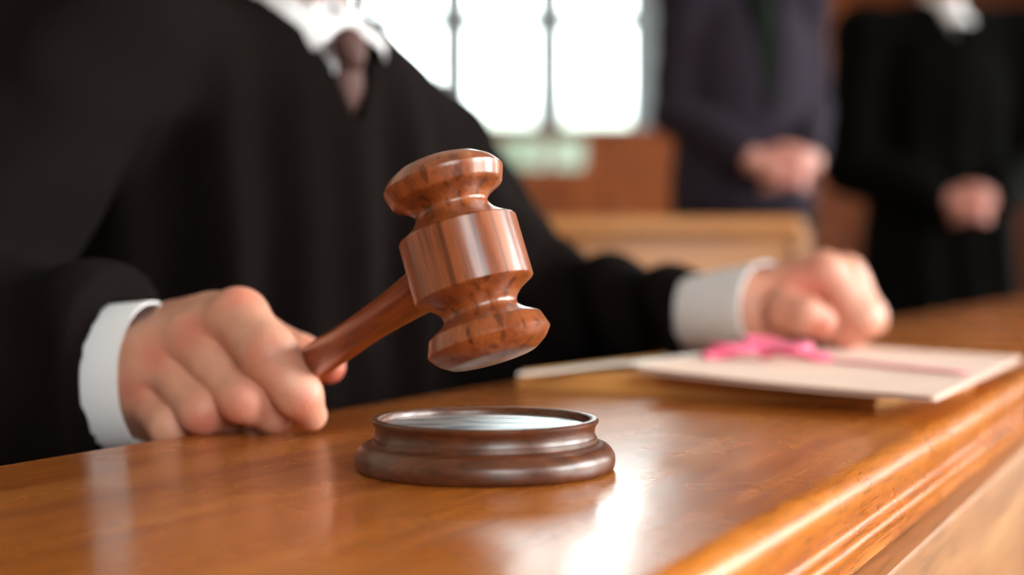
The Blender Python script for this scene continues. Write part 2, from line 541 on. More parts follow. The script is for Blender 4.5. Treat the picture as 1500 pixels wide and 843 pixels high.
def nail_mesh(pos, along, normal, w, l):
    """small curved nail plate"""
    along = unit(along); normal = unit(normal - along * (normal @ along)); side = np.cross(along, normal)
    verts, faces = [], []
    nu, nv = 9, 9
    for i in range(nu):
        for j in range(nv):
            u, v = -1 + 2 * i / (nu - 1), -1 + 2 * j / (nv - 1)
            uu = u * math.sqrt(1 - .35 * v * v); vv = v * math.sqrt(1 - .35 * u * u)
            verts.append(pos + side * uu * w + along * vv * l - normal * (0.55 * w * uu * uu + 0.25 * l * max(vv, 0) ** 2))
    for i in range(nu - 1):
        for j in range(nv - 1):
            faces.append((i * nv + j, (i + 1) * nv + j, (i + 1) * nv + j + 1, i * nv + j + 1))
    bm = bmesh.new(); bm.from_mesh(mesh_from('t', verts, faces))
    bmesh.ops.recalc_face_normals(bm, faces=bm.faces[:])
    ex = bmesh.ops.extrude_face_region(bm, geom=bm.faces[:])
    bmesh.ops.translate(bm, verts=[g for g in ex['geom'] if isinstance(g, bmesh.types.BMVert)], vec=Vector(-normal * 0.0008))
    return bm_mesh('fingernail', bm, True, math.radians(60))

# ------------------------------------------------------------------ the room
X0, X1, Y0, Y1, ZC = -3.6, 4.7, -2.6, 12.0, 4.8
SILL, HEAD = 1.945, 4.3
def st(name, me, mat, parent=None):
    o = link(name, me, mat, parent)
    if parent is None: o['kind'] = 'structure'
    return o
st('floor', box_mesh('floor', [((X0 - .2, Y0 - .2, -0.1), (X1 + .2, Y1 + .2, 0.0))]), 'floor')
st('ceiling', box_mesh('ceiling', [((X0 - .2, Y0 - .2, ZC), (X1 + .2, Y1 + .2, ZC + .1))]), 'ceiling')
st('wall_left', box_mesh('wall_left', [((X0 - .2, Y0, 0), (X0, Y1, ZC))]), 'plaster')
WX0, WX1 = -2.09, 1.92          # the window in the far wall
LX0, LX1, LZ0, LZ1 = -0.09, 0.61, 1.60, 1.89     # low twin light below it
def wall_y(y0, y1, x0, x1, z0, z1, holes):
    """boxes that leave rectangular holes (hx0,hx1,hz0,hz1), holes stacked in z"""
    out, z = [], z0
    for hx0, hx1, hz0, hz1 in sorted(holes, key=lambda h: h[2]):
        if hz0 > z: out.append(((x0, y0, z), (x1, y1, hz0)))
        out.append(((x0, y0, hz0), (hx0, y1, hz1))); out.append(((hx1, y0, hz0), (x1, y1, hz1)))
        z = hz1
    out.append(((x0, y0, z), (x1, y1, z1)))
    return out
st('wall_back', box_mesh('wall_back', wall_y(Y1, Y1 + .2, X0, X1, 0, ZC, [(LX0, LX1, LZ0, LZ1), (WX0, WX1, SILL, HEAD)])), 'wainscot')
# panelling on the far wall
bx = wall_y(Y1 - .03, Y1, X0, X1, 0, SILL - .0, [(LX0, LX1, LZ0, LZ1)])
st('trim_1', box_mesh('trim_1', bx), 'wainscot')
rails = [((X0, Y1 - .05, 0), (X1, Y1 - .03, .16)), ((X0, Y1 - .05, 1.36), (X1, Y1 - .03, 1.48))]
for i in range(13):
    x = X0 + .25 + i * .6
    rails.append(((x - .05, Y1 - .048, .16), (x + .05, Y1 - .03, 1.36)))
st('trim_2', box_mesh('trim_2', rails, 0.006), 'wainscot')
w1 = st('window_1', box_mesh('window_1', [((WX0, Y1 + .05, SILL), (WX0 + .05, Y1 + .13, HEAD)), ((WX1 - .05, Y1 + .05, SILL), (WX1, Y1 + .13, HEAD)),
        ((WX0, Y1 + .05, HEAD - .05), (WX1, Y1 + .13, HEAD)), ((WX0, Y1 + .05, SILL), (WX1, Y1 + .13, SILL + .035))]
        + [((x - .115, Y1 + .04, SILL), (x + .115, Y1 + .14, HEAD)) for x in (-1.286, -.486, .314, 1.114)]
        + [((WX0, Y1 + .06, z - .06), (WX1, Y1 + .12, z + .06)) for z in (2.871, 3.6)]), 'frame')
st('window_pane', box_mesh('window_pane', [((WX0, Y1 + .085, SILL), (WX1, Y1 + .091, HEAD))]), 'glass', w1)
st('window_sill', box_mesh('window_sill', [((WX0 - .06, Y1 - .09, SILL - .03), (WX1 + .06, Y1 + .05, SILL + .004))], 0.006), 'wainscot', w1)
w2 = st('window_2', box_mesh('window_2', [((.285, Y1 - .02, LZ0), (.335, Y1 + .12, LZ1)), ((LX0, Y1 + .03, LZ0), (LX1, Y1 + .1, LZ0 + .02)), ((LX0, Y1 + .03, LZ1 - .015), (LX1, Y1 + .1, LZ1))]), 'wainscot')
st('window_pane', box_mesh('window_pane', [((LX0, Y1 + .06, LZ0), (LX1, Y1 + .066, LZ1))]), 'glass', w2)
# right wall windows, and one added in the rear wall for light
def wall_x(x0, x1, y0, y1, z0, z1, hz0, hz1, hys):
    out = [((x0, y0, z0), (x1, y1, hz0)), ((x0, y0, hz1), (x1, y1, z1))]
    y = y0
    for a, b in hys:
        out.append(((x0, y, hz0), (x1, a, hz1))); y = b
    out.append(((x0, y, hz0), (x1, y1, hz1)))
    return out
RW = [(-1.5, 0.3), (0.9, 2.7), (4.2, 7.2), (8.4, 10.6)]  # the farthest is an unseen window, added to light the far wall
st('wall_right', box_mesh('wall_right', wall_x(X1, X1 + .2, Y0, Y1, 0, ZC, 1.0, 3.2, RW)), 'plaster')
for k, (a, b) in enumerate(RW):
    w = st(('window_3', 'window_4', 'window_6', 'added_window_7')[k], box_mesh('w', [((X1 + .05, a, 1.0), (X1 + .13, a + .05, 3.2)), ((X1 + .05, b - .05, 1.0), (X1 + .13, b, 3.2)),
            ((X1 + .05, a, 1.0), (X1 + .13, b, 1.05)), ((X1 + .05, a, 3.15), (X1 + .13, b, 3.2)), ((X1 + .06, (a + b) / 2 - .025, 1.0), (X1 + .12, (a + b) / 2 + .025, 3.2)),
            ((X1 + .06, a, 2.1), (X1 + .12, b, 2.14))]), 'frame')
    st('window_pane', box_mesh('p', [((X1 + .085, a, 1.0), (X1 + .091, b, 3.2))]), 'glass', w)
FWH = [(0.3, 2.3, 1.1, 3.1)]  # unseen window added behind the camera to light the room
st('wall_front', box_mesh('wall_front', wall_y(Y0 - .2, Y0, X0, X1, 0, ZC, FWH)), 'plaster')
w = st('added_window_5', box_mesh('w5', [((.3, Y0 - .13, 1.1), (.35, Y0 - .05, 3.1)), ((2.25, Y0 - .13, 1.1), (2.3, Y0 - .05, 3.1)), ((.3, Y0 - .13, 1.1), (2.3, Y0 - .05, 1.15)),
        ((.3, Y0 - .13, 3.05), (2.3, Y0 - .05, 3.1)), ((1.27, Y0 - .12, 1.1), (1.33, Y0 - .06, 3.1)), ((.3, Y0 - .12, 2.08), (2.3, Y0 - .06, 2.12))]), 'frame')
st('window_pane', box_mesh('p5', [((.3, Y0 - .095, 1.1), (2.3, Y0 - .089, 3.1))]), 'glass', w)

# sky daylight, plus area lamps set outside the unseen windows
W = bpy.data.worlds.new('sky'); S.world = W; W.use_nodes = True
nt = W.node_tree; bg = nt.nodes['Background']
tc = nt.nodes.new('ShaderNodeTexCoord'); sx = nt.nodes.new('ShaderNodeSeparateXYZ'); rp = nt.nodes.new('ShaderNodeValToRGB')
nt.links.new(tc.outputs['Generated'], sx.inputs[0]); nt.links.new(sx.outputs['Z'], rp.inputs['Fac'])
e = rp.color_ramp.elements
e[0].position = 0.0; e[0].color = (0.02, 0.026, 0.016, 1)
e[1].position = 1.0; e[1].color = (0.72, 0.86, 1.0, 1)
k = e.new(0.085); k.color = (0.05, 0.062, 0.045, 1)
k = e.new(0.10); k.color = (0.3, 0.34, 0.3, 1)
k = e.new(0.125); k.color = (0.93, 1.0, 1.0, 1)
nt.links.new(rp.outputs['Color'], bg.inputs['Color']); bg.inputs['Strength'].default_value = 9.0

def area(name, loc, rot, sx_, sy_, power, color=(1, 1, 1)):
    l = bpy.data.lights.new(name, 'AREA'); l.shape = 'RECTANGLE'; l.size = sx_; l.size_y = sy_; l.energy = power; l.color = color
    o = bpy.data.objects.new(name, l); o.location = loc; o.rotation_euler = rot; COL.objects.link(o)
    return o
for a, b in RW:
    area('window_area_light', (X1 + .28, (a + b) / 2, 2.1), (0, PI / 2, 0), 2.2, b - a, (260, 290, 340, 340)[RW.index((a, b))], (1.0, 0.98, 0.96))  # the last lamp belongs to the added farthest window
area('window_area_light', (1.3, Y0 - .28, 2.1), (PI / 2, 0, 0), 2.0, 2.0, 55, (1.0, 0.97, 0.94))  # added fill lamp outside the unseen rear window

# ------------------------------------------------------------------ the bench (desk)
NB, NF = -0.511, -0.157
def desk_pt(s, n, z): return s * U + n * N + V(0, 0, z)
bench = empty('judge_bench', tuple(desk_pt(0.9, -0.33, 0)), (0, 0, PI / 2 - YAW))   # local X = along U, local Y = -N
tag(bench, 'long polished orange-brown wooden judge bench running away from the front edge', 'bench')
SA, SB = -0.75, 5.2
def bench_part(name, prof, mat, s0=SA, s1=SB, bevel_angle=40):
    """prof: closed outline of (n, z)"""
    verts, faces = [], []
    m = len(prof)
    for s in (s0, s1):
        for n, z in prof: verts.append((s - 0.9, -(n + 0.33), z))
    for i in range(m):
        j = (i + 1) % m
        faces.append((i, j, m + j, m + i))
    faces.append(tuple(range(m))); faces.append(tuple(range(2 * m - 1, m - 1, -1)))
    bm = bmesh.new(); bm.from_mesh(mesh_from(name, verts, faces, False))
    me = bm_mesh(name, bm, True, math.radians(bevel_angle))
    me.materials.append(M[mat])
    o = bpy.data.objects.new(name, me); COL.objects.link(o); o.parent = bench
    return o
def arc(cx, cz, r, a0, a1, k=8):
    return [(cx + r * math.cos(math.radians(a0 + (a1 - a0) * i / k)), cz + r * math.sin(math.radians(a0 + (a1 - a0) * i / k))) for i in range(k + 1)]
D = DESK
top = [(NB, D - .034), (NB - .004, D - .030), (NB - .004, D - .004), (NB - .0028, D - .0012), (NB, D)]
top += [(NF - .006, D)] + arc(NF + .0, D - .0115, .0115, 95, -25, 14)                    # rounded nose
top += arc(NF + .0150, D - .0215, .0052, 150, 250, 6)                                     # cove
top += arc(NF + .0105, D - .0300, .0048, 85, -75, 8)                                     # bead
top += [(NF + .006, D - .0345), (NF - .03, D - .0345), (NF - .03, D - .034)]
bench_part('bench_top', top, 'desk')
bench_part('fascia_board', [(NF - .03, D - .0345), (NF + .0055, D - .0345), (NF + .0065, D - .036), (NF + .0065, D - .0465), (NF + .005, D - .048), (NF - .03, D - .048)], 'desk')
bench_part('front_panel', [(NF - .02, D - .0495), (NF + .012, D - .0495), (NF + .0165, D - .051), (NF + .018, D - .054), (NF + .018, .0), (NF - .02, .0)], 'panel')
bench_part('inner_panel', [(-.27, D - .0345), (-.25, D - .0345), (-.25, 0.0), (-.27, 0.0)], 'panel')
bench_part('end_panel', [(NB + .07, D - .034), (NF - .02, D - .034), (NF - .02, 0), (NB + .07, 0)], 'panel', SA + .02, SA + .045)
bench_part('end_panel', [(NB + .07, D - .034), (NF - .02, D - .034), (NF - .02, 0), (NB + .07, 0)], 'panel', SB - .045, SB - .02)

# ------------------------------------------------------------------ sound block
BC = P(710.5, 687, 0.661)
bxy = (float(BC[0]), float(BC[1]))
blk = empty('sound_block', (bxy[0], bxy[1], DESK))
tag(blk, 'round dark walnut sound block with a raised rim, standing on the bench under the gavel', 'sound block')
prof = smooth_profile([(0, .0), (.0578, .0), (.0593, .0012), (.0600, .0045), (.0594, .0080), (.0565, .0113), (.0520, .0128), (.0517, .0131), (.0515, .0150), (.0511, .0152),
                       (.0506, .0170), (.0507, .0190), (.0514, .0207), (.0522, .0217), (.0523, .0228), (.0515, .0236), (.0495, .0237), (.0483, .0231), (.0476, .0215), (.0474, .0185), (0, .0185)],
                      0.0008, sharp=(1, 6, 7, 8, 9, 17, 19))
link('block_body', lathe('block_body', prof, 128), 'block', blk).matrix_parent_inverse = Matrix()
pl_ = link('striking_plate', lathe('striking_plate', [(0, .0187), (.046, .0187), (.0468, .0192), (.0470, .0200), (.0462, .0206), (0, .0208)], 128), 'plate', blk)
pl_.matrix_parent_inverse = Matrix(); pl_['label'] = 'shiny silver plate inside the rim'

# ------------------------------------------------------------------ gavel
TAU = math.radians(10.0)
GC = P(682.4, 382.1, 0.645)
CAMR, CAMU, CAMF = V(1, 0, 0), V(0, SP, CP), V(0, CP, -SP)
ax2 = .279 * CAMR - .960 * CAMU
GA = math.cos(TAU) * ax2 - math.sin(TAU) * CAMF          # head axis, pointing down
h2 = -.857 * CAMR - .515 * CAMU
a_, b_ = GA @ h2, GA @ CAMF
GH = unit(h2 * 1.0 + CAMF * (-a_ / b_))                 # handle axis, pointing to the hand
g = empty('gavel', tuple(GC))
tag(g, 'reddish-brown turned wooden gavel held tilted above the round sound block', 'gavel')
u = 1 / 2.279 / FPX * 0.645
hp = [(0, -355), (90, -351), (138, -345), (152, -339), (184, -318), (205, -293), (209, -287), (208, -279), (193, -236), (188, -231), (168, -220), (148, -208), (135, -197), (131, -192),
      (128, -188), (126, -178), (129, -168), (138, -153), (156, -136), (180, -120), (200, -109), (204, -104), (204, 0)]
hp = hp + [(r, -z) for r, z in hp[:-1][::-1]]
n_ = len(hp)
half_sharp = [3, 7, 8, 9, 13, 14, 20, 21]
sh = tuple(half_sharp + [n_ - 1 - i for i in half_sharp] + [22])
prof = smooth_profile([(r * u, -z * u) for r, z in hp], 0.0009, sharp=sh)
head = link('gavel_head', lathe('gavel_head', prof, 128), 'gavel', g)
zax = Vector(-GA); yax = Vector(GH); xax = yax.cross(zax).normalized(); yax = zax.cross(xax)
head.matrix_parent_inverse = Matrix()
head.matrix_basis = Matrix((xax, yax, zax)).transposed().to_4x4()
hl = smooth_profile([(r_ * 1.13, z_) for r_, z_ in [(0, .018), (.0094, .018), (.0096, .024), (.0099, .030), (.0100, .038), (.0094, .055), (.0086, .075), (.0080, .10), (.0080, .125), (.0086, .16), (.0094, .195), (.0098, .215), (.0088, .226), (.006, .231), (0, .232)]], 0.002, sharp=(1,))
hn = link('gavel_handle', lathe('gavel_handle', hl, 64), 'handle', g)
zz = Vector(GH); xx = Vector(-GA); yy = zz.cross(xx).normalized(); xx = yy.cross(zz)
hn.matrix_parent_inverse = Matrix()
hn.matrix_basis = Matrix((xx, yy, zz)).transposed().to_4x4()
def proj(p):
    w = np.asarray(p) - V(0, 0, CAMZ); d = w @ CAMF
    return 750 + FPX * (w @ CAMR) / d, 421.5 - FPX * (w @ CAMU) / d, d
for t in (.03, .07, .09, .11, .13, .15, .2): print('handle', t, [round(float(x), 3) for x in proj(GC + GH * t)])

# ------------------------------------------------------------------ the judge
NK = V(-.195, 1.30, 1.005)
RS, LS = V(-.335, 1.13, .985), V(-.086, 1.44, .908)
LD = unit(V(.72, .69, 0)); FD = V(LD[1], -LD[0], 0)
RW_, RE = P(208, 556, .862), V(-.46, .93, .74)
LE, LW = V(.0, 1.50, .772), P(1092, 450, 1.285)
LM = P(880, 446, 1.43)
judge = empty('person', tuple(V(NK[0], NK[1], 0) - FD * .05))
tag(judge, 'seated person in black robe and dark tie, gripping a gavel in one fist', 'person')
AX = np.stack([LD, FD, EZ])
def J(l, f, z): return V(NK[0], NK[1], 0) + l * LD + f * FD + V(0, 0, z)
mm = 0.001
def pt(px, py, d, r): return (P(px, py, d) + HOFF, r * mm)
HOFF = V(0, 0, 0)
# right hand round the handle
rf = [[pt(349, 467, .812, 17), pt(394, 520, .782, 15.2), pt(438, 580, .784, 12.2), pt(456, 609, .794, 8.8)],
      [pt(282, 500, .825, 15), pt(357, 585, .785, 12.8), pt(400, 606, .800, 10.5), pt(408, 601, .822, 9)],
      [pt(236, 532, .835, 14), pt(296, 603, .795, 12), pt(334, 606, .812, 10.5), pt(350, 598, .835, 9)],
      [pt(207, 578, .840, 13), pt(250, 626, .808, 11.2), pt(284, 636, .825, 9.5), pt(300, 620, .845, 8.5)]]
rt = [pt(290, 505, .87, 19), pt(382, 497, .868, 14.5), pt(440, 522, .850, 12.5), pt(481, 537, .842, 10.2)]
rp_ = [cone(P(258, 479, .866), P(340, 468, .832), .0165, .016), cone(P(242, 592, .856), P(275, 585, .852), .025, .021), cone(P(250, 560, .86), P(330, 540, .855), .026, .022), cone(P(230, 540, .845), P(320, 485, .85), .028, .02)]
rdir = unit(RW_ - RE)
rhand = hand_sdf(RW_, .029, RW_ - rdir * .09, .029, rf, rt, rp_)
# left fist on the folder
HOFF = V(0, 0, .003)
lf = [[pt(1205, 407, 1.270, 20.5), pt(1260, 474, 1.262, 17.5), pt(1238, 493, 1.266, 13.5), pt(1208, 489, 1.272, 12)],
      [pt(1236, 410, 1.297, 19.5), pt(1268, 466, 1.290, 17), pt(1248, 492, 1.292, 13), pt(1220, 486, 1.296, 12)],
      [pt(1244, 420, 1.324, 18.5), pt(1272, 468, 1.316, 16), pt(1250, 491, 1.318, 13), pt(1225, 488, 1.32, 12)],
      [pt(1246, 436, 1.348, 16), pt(1276, 474, 1.340, 14), pt(1250, 494, 1.342, 12), pt(1228, 488, 1.344, 11)]]
lt = [pt(1136, 458, 1.272, 19), pt(1150, 458, 1.246, 18), pt(1178, 467, 1.234, 16.5), pt(1199, 476, 1.236, 15)]
lp = [cone(P(1140, 450, 1.29), P(1200, 446, 1.31), .030, .027), cone(P(1140, 470, 1.30), P(1200, 470, 1.325), .024, .024)]
ldir = unit(LW - LE)
lhand = hand_sdf(LW, .031, LW - ldir * .08, .027, lf, lt, lp, kf=0.003)
def bounds(chs, pad):
    pts = np.array([p for ch in chs for p, r in ch]); return pts.min(0) - pad, pts.max(0) + pad
lo, hi = bounds(rf + [rt] + [[(RW_ - rdir * .06, 0)]], .036); rh = surface(rhand, lo, hi, .0014)
lo, hi = bounds(lf + [lt] + [[(LW - ldir * .05, 0)]], .042); lh = surface(lhand, lo, hi, .0018)
hc = J(0, .035, 1.185)
hf, hairf, eyes = head_sdf(hc, FD + .3 * V(0, -1, 0))
bodyf = union([hf, cone(J(0, .0, 1.14), J(0, -.035, .99), .052, .058), cone(RS, LS, .05, .05), ell(J(0, -.05, .85), AX, V(.16, .10, .22)), ell(J(0, -.06, .6), AX, V(.16, .11, .2)),
               cone(RS, RE, .045, .036), cone(RE, RW_, .036, .027), cone(LS, LE, .045, .034), cone(LE, LM, .033, .026), cone(LM, LW - ldir * .03, .026, .025),
               cone(J(-.09, -.05, .5), J(-.11, .30, .49), .075, .055), cone(J(.09, -.05, .5), J(.11, .30, .49), .075, .055),
               cone(J(-.11, .30, .49), J(-.11, .27, .1), .05, .036), cone(J(.11, .30, .49), J(.11, .27, .1), .05, .036),
               cone(J(-.11, .24, .045), J(-.12, .40, .03), .04, .03), cone(J(.11, .24, .045), J(.12, .40, .03), .04, .03)], .012)
body = surface(bodyf, V(-.62, .75, -.02), V(.5, 1.9, 1.4), .009)
RC, LC = RW_ - rdir * .035, LW - ldir * .035
spots = [(P(270, 487, .80), .012, .75), (P(222, 520, .81), .011, .6), (P(198, 570, .82), .011, .5), (P(345, 440, .80), .014, .5), (P(382, 515, .765), .012, .35), (P(446, 590, .772), .010, .35),
         (P(356, 592, .775), .013, .45), (P(300, 612, .785), .012, .45), (P(485, 540, .838), .02, .8), (P(1200, 478, 1.225), .014, .8), (P(1285, 505, 1.26), .02, .5), (P(1180, 420, 1.25), .03, .6), (P(1240, 500, 1.25), .02, .4)]
jb_ = person_body('body', [body, rh, lh], [(RC, rdir, .034, 1), (LC, ldir, .036, 2)], 'skin', judge, spots)
add_head_parts(judge, jb_, hc, FD, hairf, eyes, 'hair_grey')
ix = P(450, 603, .782)
link('fingernail', nail_mesh(P(457, 607, .7885), rf[0][3][0] - rf[0][2][0], -CAMF * .8 + CAMR * .6, .0058, .0062), 'nail', jb_)

# robe
def folds(p):
    q = p - V(NK[0], NK[1], 0)
    l, f_, z = q @ LD, q @ FD, p[:, 2]
    a = l + .10 * (z - .7)
    w = np.sin(a * 62 + 1.7 * np.sin(z * 5.0)) * .5 + .5 * np.sin(a * 97 + 2.0 * np.sin(z * 3.1) + 1.3)
    return .012 * w * np.clip((1.02 - z) / .2, .15, 1)
def sleeve_folds(p, a, b, amp, fr):
    ab = b - a; L = np.linalg.norm(ab); t = ((p - a) @ ab) / L
    side = p @ unit(np.cross(ab, EZ))
    return amp * np.sin(t * fr + 14 * side + 1.5 * np.sin(p[:, 2] * 40))
CAX = unit(V(.97, -.25, .03)); CEND = P(226, 553, .862)
LCE = LW + ldir * .024 - V(0, 0, .002); LCS = LCE - ldir * .105 - V(0, 0, .006)
LSE, RSE = LCS + ldir * .024, CEND - CAX * .024
torso = union([cone(RS, NK - V(0, 0, .035), .068, .06), cone(NK - V(0, 0, .035), LS, .06, .066), ell(J(0, -.03, .85), AX, V(.205, .125, .22)),
               ell(J(0, -.04, .61), AX, V(.21, .14, .235)), cone(J(-.1, -.02, .5), J(-.13, .30, .5), .11, .09), cone(J(.1, -.02, .5), J(.13, .30, .5), .11, .09),
               cone(J(-.12, .30, .48), J(-.12, .29, .12), .10, .12), cone(J(.12, .30, .48), J(.12, .29, .12), .10, .12)], .05)
RSM = (RE + RSE) / 2 - V(0, 0, .012)
rsl = union([cone(RS, RE, .078, .10), cone(RE, RSM, .10, .085), cone(RSM, RSE - CAX * .03, .085, .066), cone(RSE - CAX * .03, RSE, .064, .0575)], .03)
lsl = union([cone(LS + V(.0, 0, -.0), LE, .072, .078), cone(LE, LM, .07, .042), cone(LM, LSE, .042, .042), cone(P(790, 474, 1.48), P(955, 477, 1.36), .05, .026),
             cone(LE, LE - V(0, 0, .3), .07, .09), cone(P(900, 470, 1.56), P(900, 470, 1.56) - V(.03, -.02, .3), .045, .075)], .02)
bumps = union([ball(P(818, 388, 1.455), .019), ball(P(886, 403, 1.42), .019), ball(P(775, 360, 1.5), .03)], .01)
# neck opening
def vee(p):
    q = p - V(NK[0], NK[1], 0); l, f_, z = q @ LD, q @ FD, p[:, 2]
    half = (z - .935) * .46 + np.maximum(z - 1.0, 0) * .45
    d = (np.abs(l) - half) * .85
    return np.maximum(np.maximum(d, .0 - f_), .935 - z)
neckhole = cone(J(0, -.01, .985), J(0, .0, 1.2), .066, .078)
def sleeve_end(p, c, ax, r):
    q = p - c
    return np.maximum(.004 - q @ ax, np.linalg.norm(q, axis=1) - r)
def robef(p):
    d = torso(p) + folds(p)
    d = smin(d, rsl(p) + sleeve_folds(p, RE, RW_, .004, 90), .04)
    d = smin(d, smin(lsl(p) + sleeve_folds(p, LE, LW, .005, 85), bumps(p), .02), .03)
    d = np.maximum(d, -vee(p)); d = -smin(-d, neckhole(p), .006)
    # open the sleeves a little at the wrists, straight hem near the floor
    d = np.maximum(d, -rcuffhole(p)); d = np.maximum(d, -lcuffhole(p))
    d = np.maximum(d, -sleeve_end(p, RSE, CAX, .085)); d = np.maximum(d, -sleeve_end(p, LSE, ldir, .065))
    return np.maximum(d, .03 - p[:, 2])
rcuffhole = cone(RSE - CAX * .016, RSE + CAX * .1, .0465, .0475)
lcuffhole = cone(LSE - ldir * .008, LSE + ldir * .1, .034, .036)
sdf_obj('robe', robef, V(-.64, .72, .0), V(.27, 1.82, 1.09), .005, 'robe', judge)
# shirt: chest inside the neck opening, collar, cuffs
shirtf = union([ell(J(0, -.035, .87), AX, V(.17, .108, .19)), cone(J(-.1, -.03, .96), J(.1, -.03, .96), .055, .055), cone(J(0, -.015, .96), J(0, -.005, 1.035), .064, .061)], .03)
shirtf = cut(shirtf, cone(J(0, -.005, 1.04), J(0, 0, 1.12), .056, .062), .002)
shirt = sdf_obj('shirt', shirtf, J(0, 0, .85) - V(.26, .26, .2), J(0, 0, 1.1) + V(.26, .26, .02), .005, 'shirt', judge)

def sheet(name, grid, thick, mat, parent):
    """grid[i][j] of points -> thin solid"""
    nu, nv = len(grid), len(grid[0])
    verts = [p for row in grid for p in row]
    faces = [(i * nv + j, (i + 1) * nv + j, (i + 1) * nv + j + 1, i * nv + j + 1) for i in range(nu - 1) for j in range(nv - 1)]
    o = link(name, mesh_from(name, verts, faces), mat, parent)
    md = o.modifiers.new('s', 'SOLIDIFY'); md.thickness = thick; md.offset = 0
    return o
def collar(sgn):
    """a folded collar leaf from the back of the neck to its point"""
    grid = []
    tip = J(sgn * .038, .082, .998)
    for i in range(23):
        t = i / 22
        a = math.radians(178 * (1 - t) + 3) * sgn         # round the neck
        base = J(.061 * math.sin(a), .004 + .062 * math.cos(a), 1.056 - .034 * t)
        dirn = math.sin(a) * LD + math.cos(a) * FD
        low = base + dirn * .012 - V(0, 0, .042)
        k = min(1, max(0, (t - .45) / .55)); k = k * k * (3 - 2 * k)
        low = low * (1 - k) + tip * k
        out = unit(dirn + .4 * FD * k)
        grid.append([base * (1 - v) + low * v + out * .007 * math.sin(PI * v) for v in [q / 6 for q in range(7)]])
    return sheet('shirt_collar', grid, .0022, 'shirt', shirt)
collar(-1); collar(1)
# tie: knot and blade
def tie_obj():
    bl = [(1.000, .008, .076), (.985, .0125, .084), (.965, .0155, .084), (.94, .017, .078), (.90, .018, .070), (.87, .018, .066)]
    k = union([ell(J(0, .078, 1.004), AX, V(.0165, .013, .016)), ell(J(0, .082, .992), AX, V(.0115, .011, .012))], .006)
    grid = []
    for z, w, f_ in bl:
        grid.append([J(w * s, f_ - .006 * abs(s) ** 2, z) for s in (-1, -.66, -.33, 0, .33, .66, 1)])
    t_ = sheet('tie', grid, .003, 'tie', judge)
    sdf_obj('tie_knot', k, J(0, .08, 1.0) - .045, J(0, .08, 1.0) + .045, .002, 'tie', t_)
tie_obj()
link('shirt_cuff', tube_shell('shirt_cuff', CEND - CAX * .062, CEND, .0435, .0450, wob=.0010, seed=2, rings=12), 'shirt', shirt)
link('shirt_cuff', tube_shell('shirt_cuff', LCS, LCE, .0335, .0425, wob=.0012, seed=5, rings=12), 'shirt', shirt)
for sgn in (-1, 1):
    sdf_obj('shoe', cut(union([cone(J(sgn * .11, .23, .05), J(sgn * .125, .42, .035), .048, .04), cone(J(sgn * .11, .24, .09), J(sgn * .11, .25, .06), .05, .05)], .02), lambda p: p[:, 2] - 0.0, .001),
            J(sgn * .11, .3, 0) - V(.2, .2, .0), J(sgn * .11, .3, 0) + V(.2, .2, .16), .006, 'shoe', judge)
# the chair under the judge
ch = empty('chair', tuple(J(0, -.05, 0)), (0, 0, math.atan2(LD[1], LD[0])))
tag(ch, 'dark wooden chair under the robed person holding the gavel', 'chair')
def chp(name, lo, hi):
    o = link(name, box_mesh(name, [(lo, hi)], .006), 'wainscot', ch); o.matrix_parent_inverse = Matrix()
chp('seat', (-.23, -.2, .315), (.23, .22, .35))
for x in (-.21, .17):
    for y in (-.19, .17): chp('leg', (x, y, 0), (x + .04, y + .04, .30))
chp('backrest', (-.22, .21, .42), (.22, .235, .80)); chp('stile', (-.21, .20, .34), (-.17, .24, .82)); chp('stile', (.17, .20, .34), (.21, .24, .82))

# ------------------------------------------------------------------ files on the bench
def slab(name, corners, z0, z1, mat, label, cat='folder', parent=None, bend=None, nu=24, nv=16, gap=None):
    """quad sheet in plan (4 corners, desk-top plan coordinates) with thickness; bend(u,v)->dz"""
    a, b, c, d = [np.asarray(q, float) for q in corners]
    def at(u_, v_, z):
        p = (1 - u_) * (1 - v_) * a + u_ * (1 - v_) * b + u_ * v_ * c + (1 - u_) * v_ * d
        return V(p[0], p[1], z + (bend(u_, v_) if bend else 0))
    verts, faces = [], []
    for z in (z0, z1):
        for i in range(nu + 1):
            for j in range(nv + 1): verts.append(at(i / nu, j / nv, z))
    m = (nu + 1) * (nv + 1); ix_ = lambda i, j, k: k * m + i * (nv + 1) + j
    for i in range(nu):
        for j in range(nv):
            faces.append((ix_(i, j, 1), ix_(i + 1, j, 1), ix_(i + 1, j + 1, 1), ix_(i, j + 1, 1)))
            faces.append((ix_(i, j, 0), ix_(i, j + 1, 0), ix_(i + 1, j + 1, 0), ix_(i + 1, j, 0)))
    for i in range(nu):
        for j, s in ((0, 1), (nv, -1)):
            q = (ix_(i, j, 0), ix_(i + 1, j, 0), ix_(i + 1, j, 1), ix_(i, j, 1)); faces.append(q if s > 0 else q[::-1])
    for j in range(nv):
        for i, s in ((0, -1), (nu, 1)):
            q = (ix_(i, j, 0), ix_(i, j + 1, 0), ix_(i, j + 1, 1), ix_(i, j, 1)); faces.append(q if s > 0 else q[::-1])
    bm = bmesh.new(); bm.from_mesh(mesh_from(name, verts, faces, False))
    o = link(name, bm_mesh(name, bm, True, math.radians(30)), mat, parent)
    if label: tag(o, label, cat)
    return o
def on(px, py, z):
    """plan position of the point seen at px,py on the level z"""
    d = 1.0
    for _ in range(40):
        p = P(px, py, d); q = P(px, py, d * 1.001)
        d += (z - p[2]) / ((q[2] - p[2]) / (d * .001)); d = min(max(d, .2), 8)
    return P(px, py, d)[:2]
A1, B1 = on(757, 568, DESK), on(1283, 598, DESK)
perp = unit(V(-(B1 - A1)[1], (B1 - A1)[0], 0))[:2]
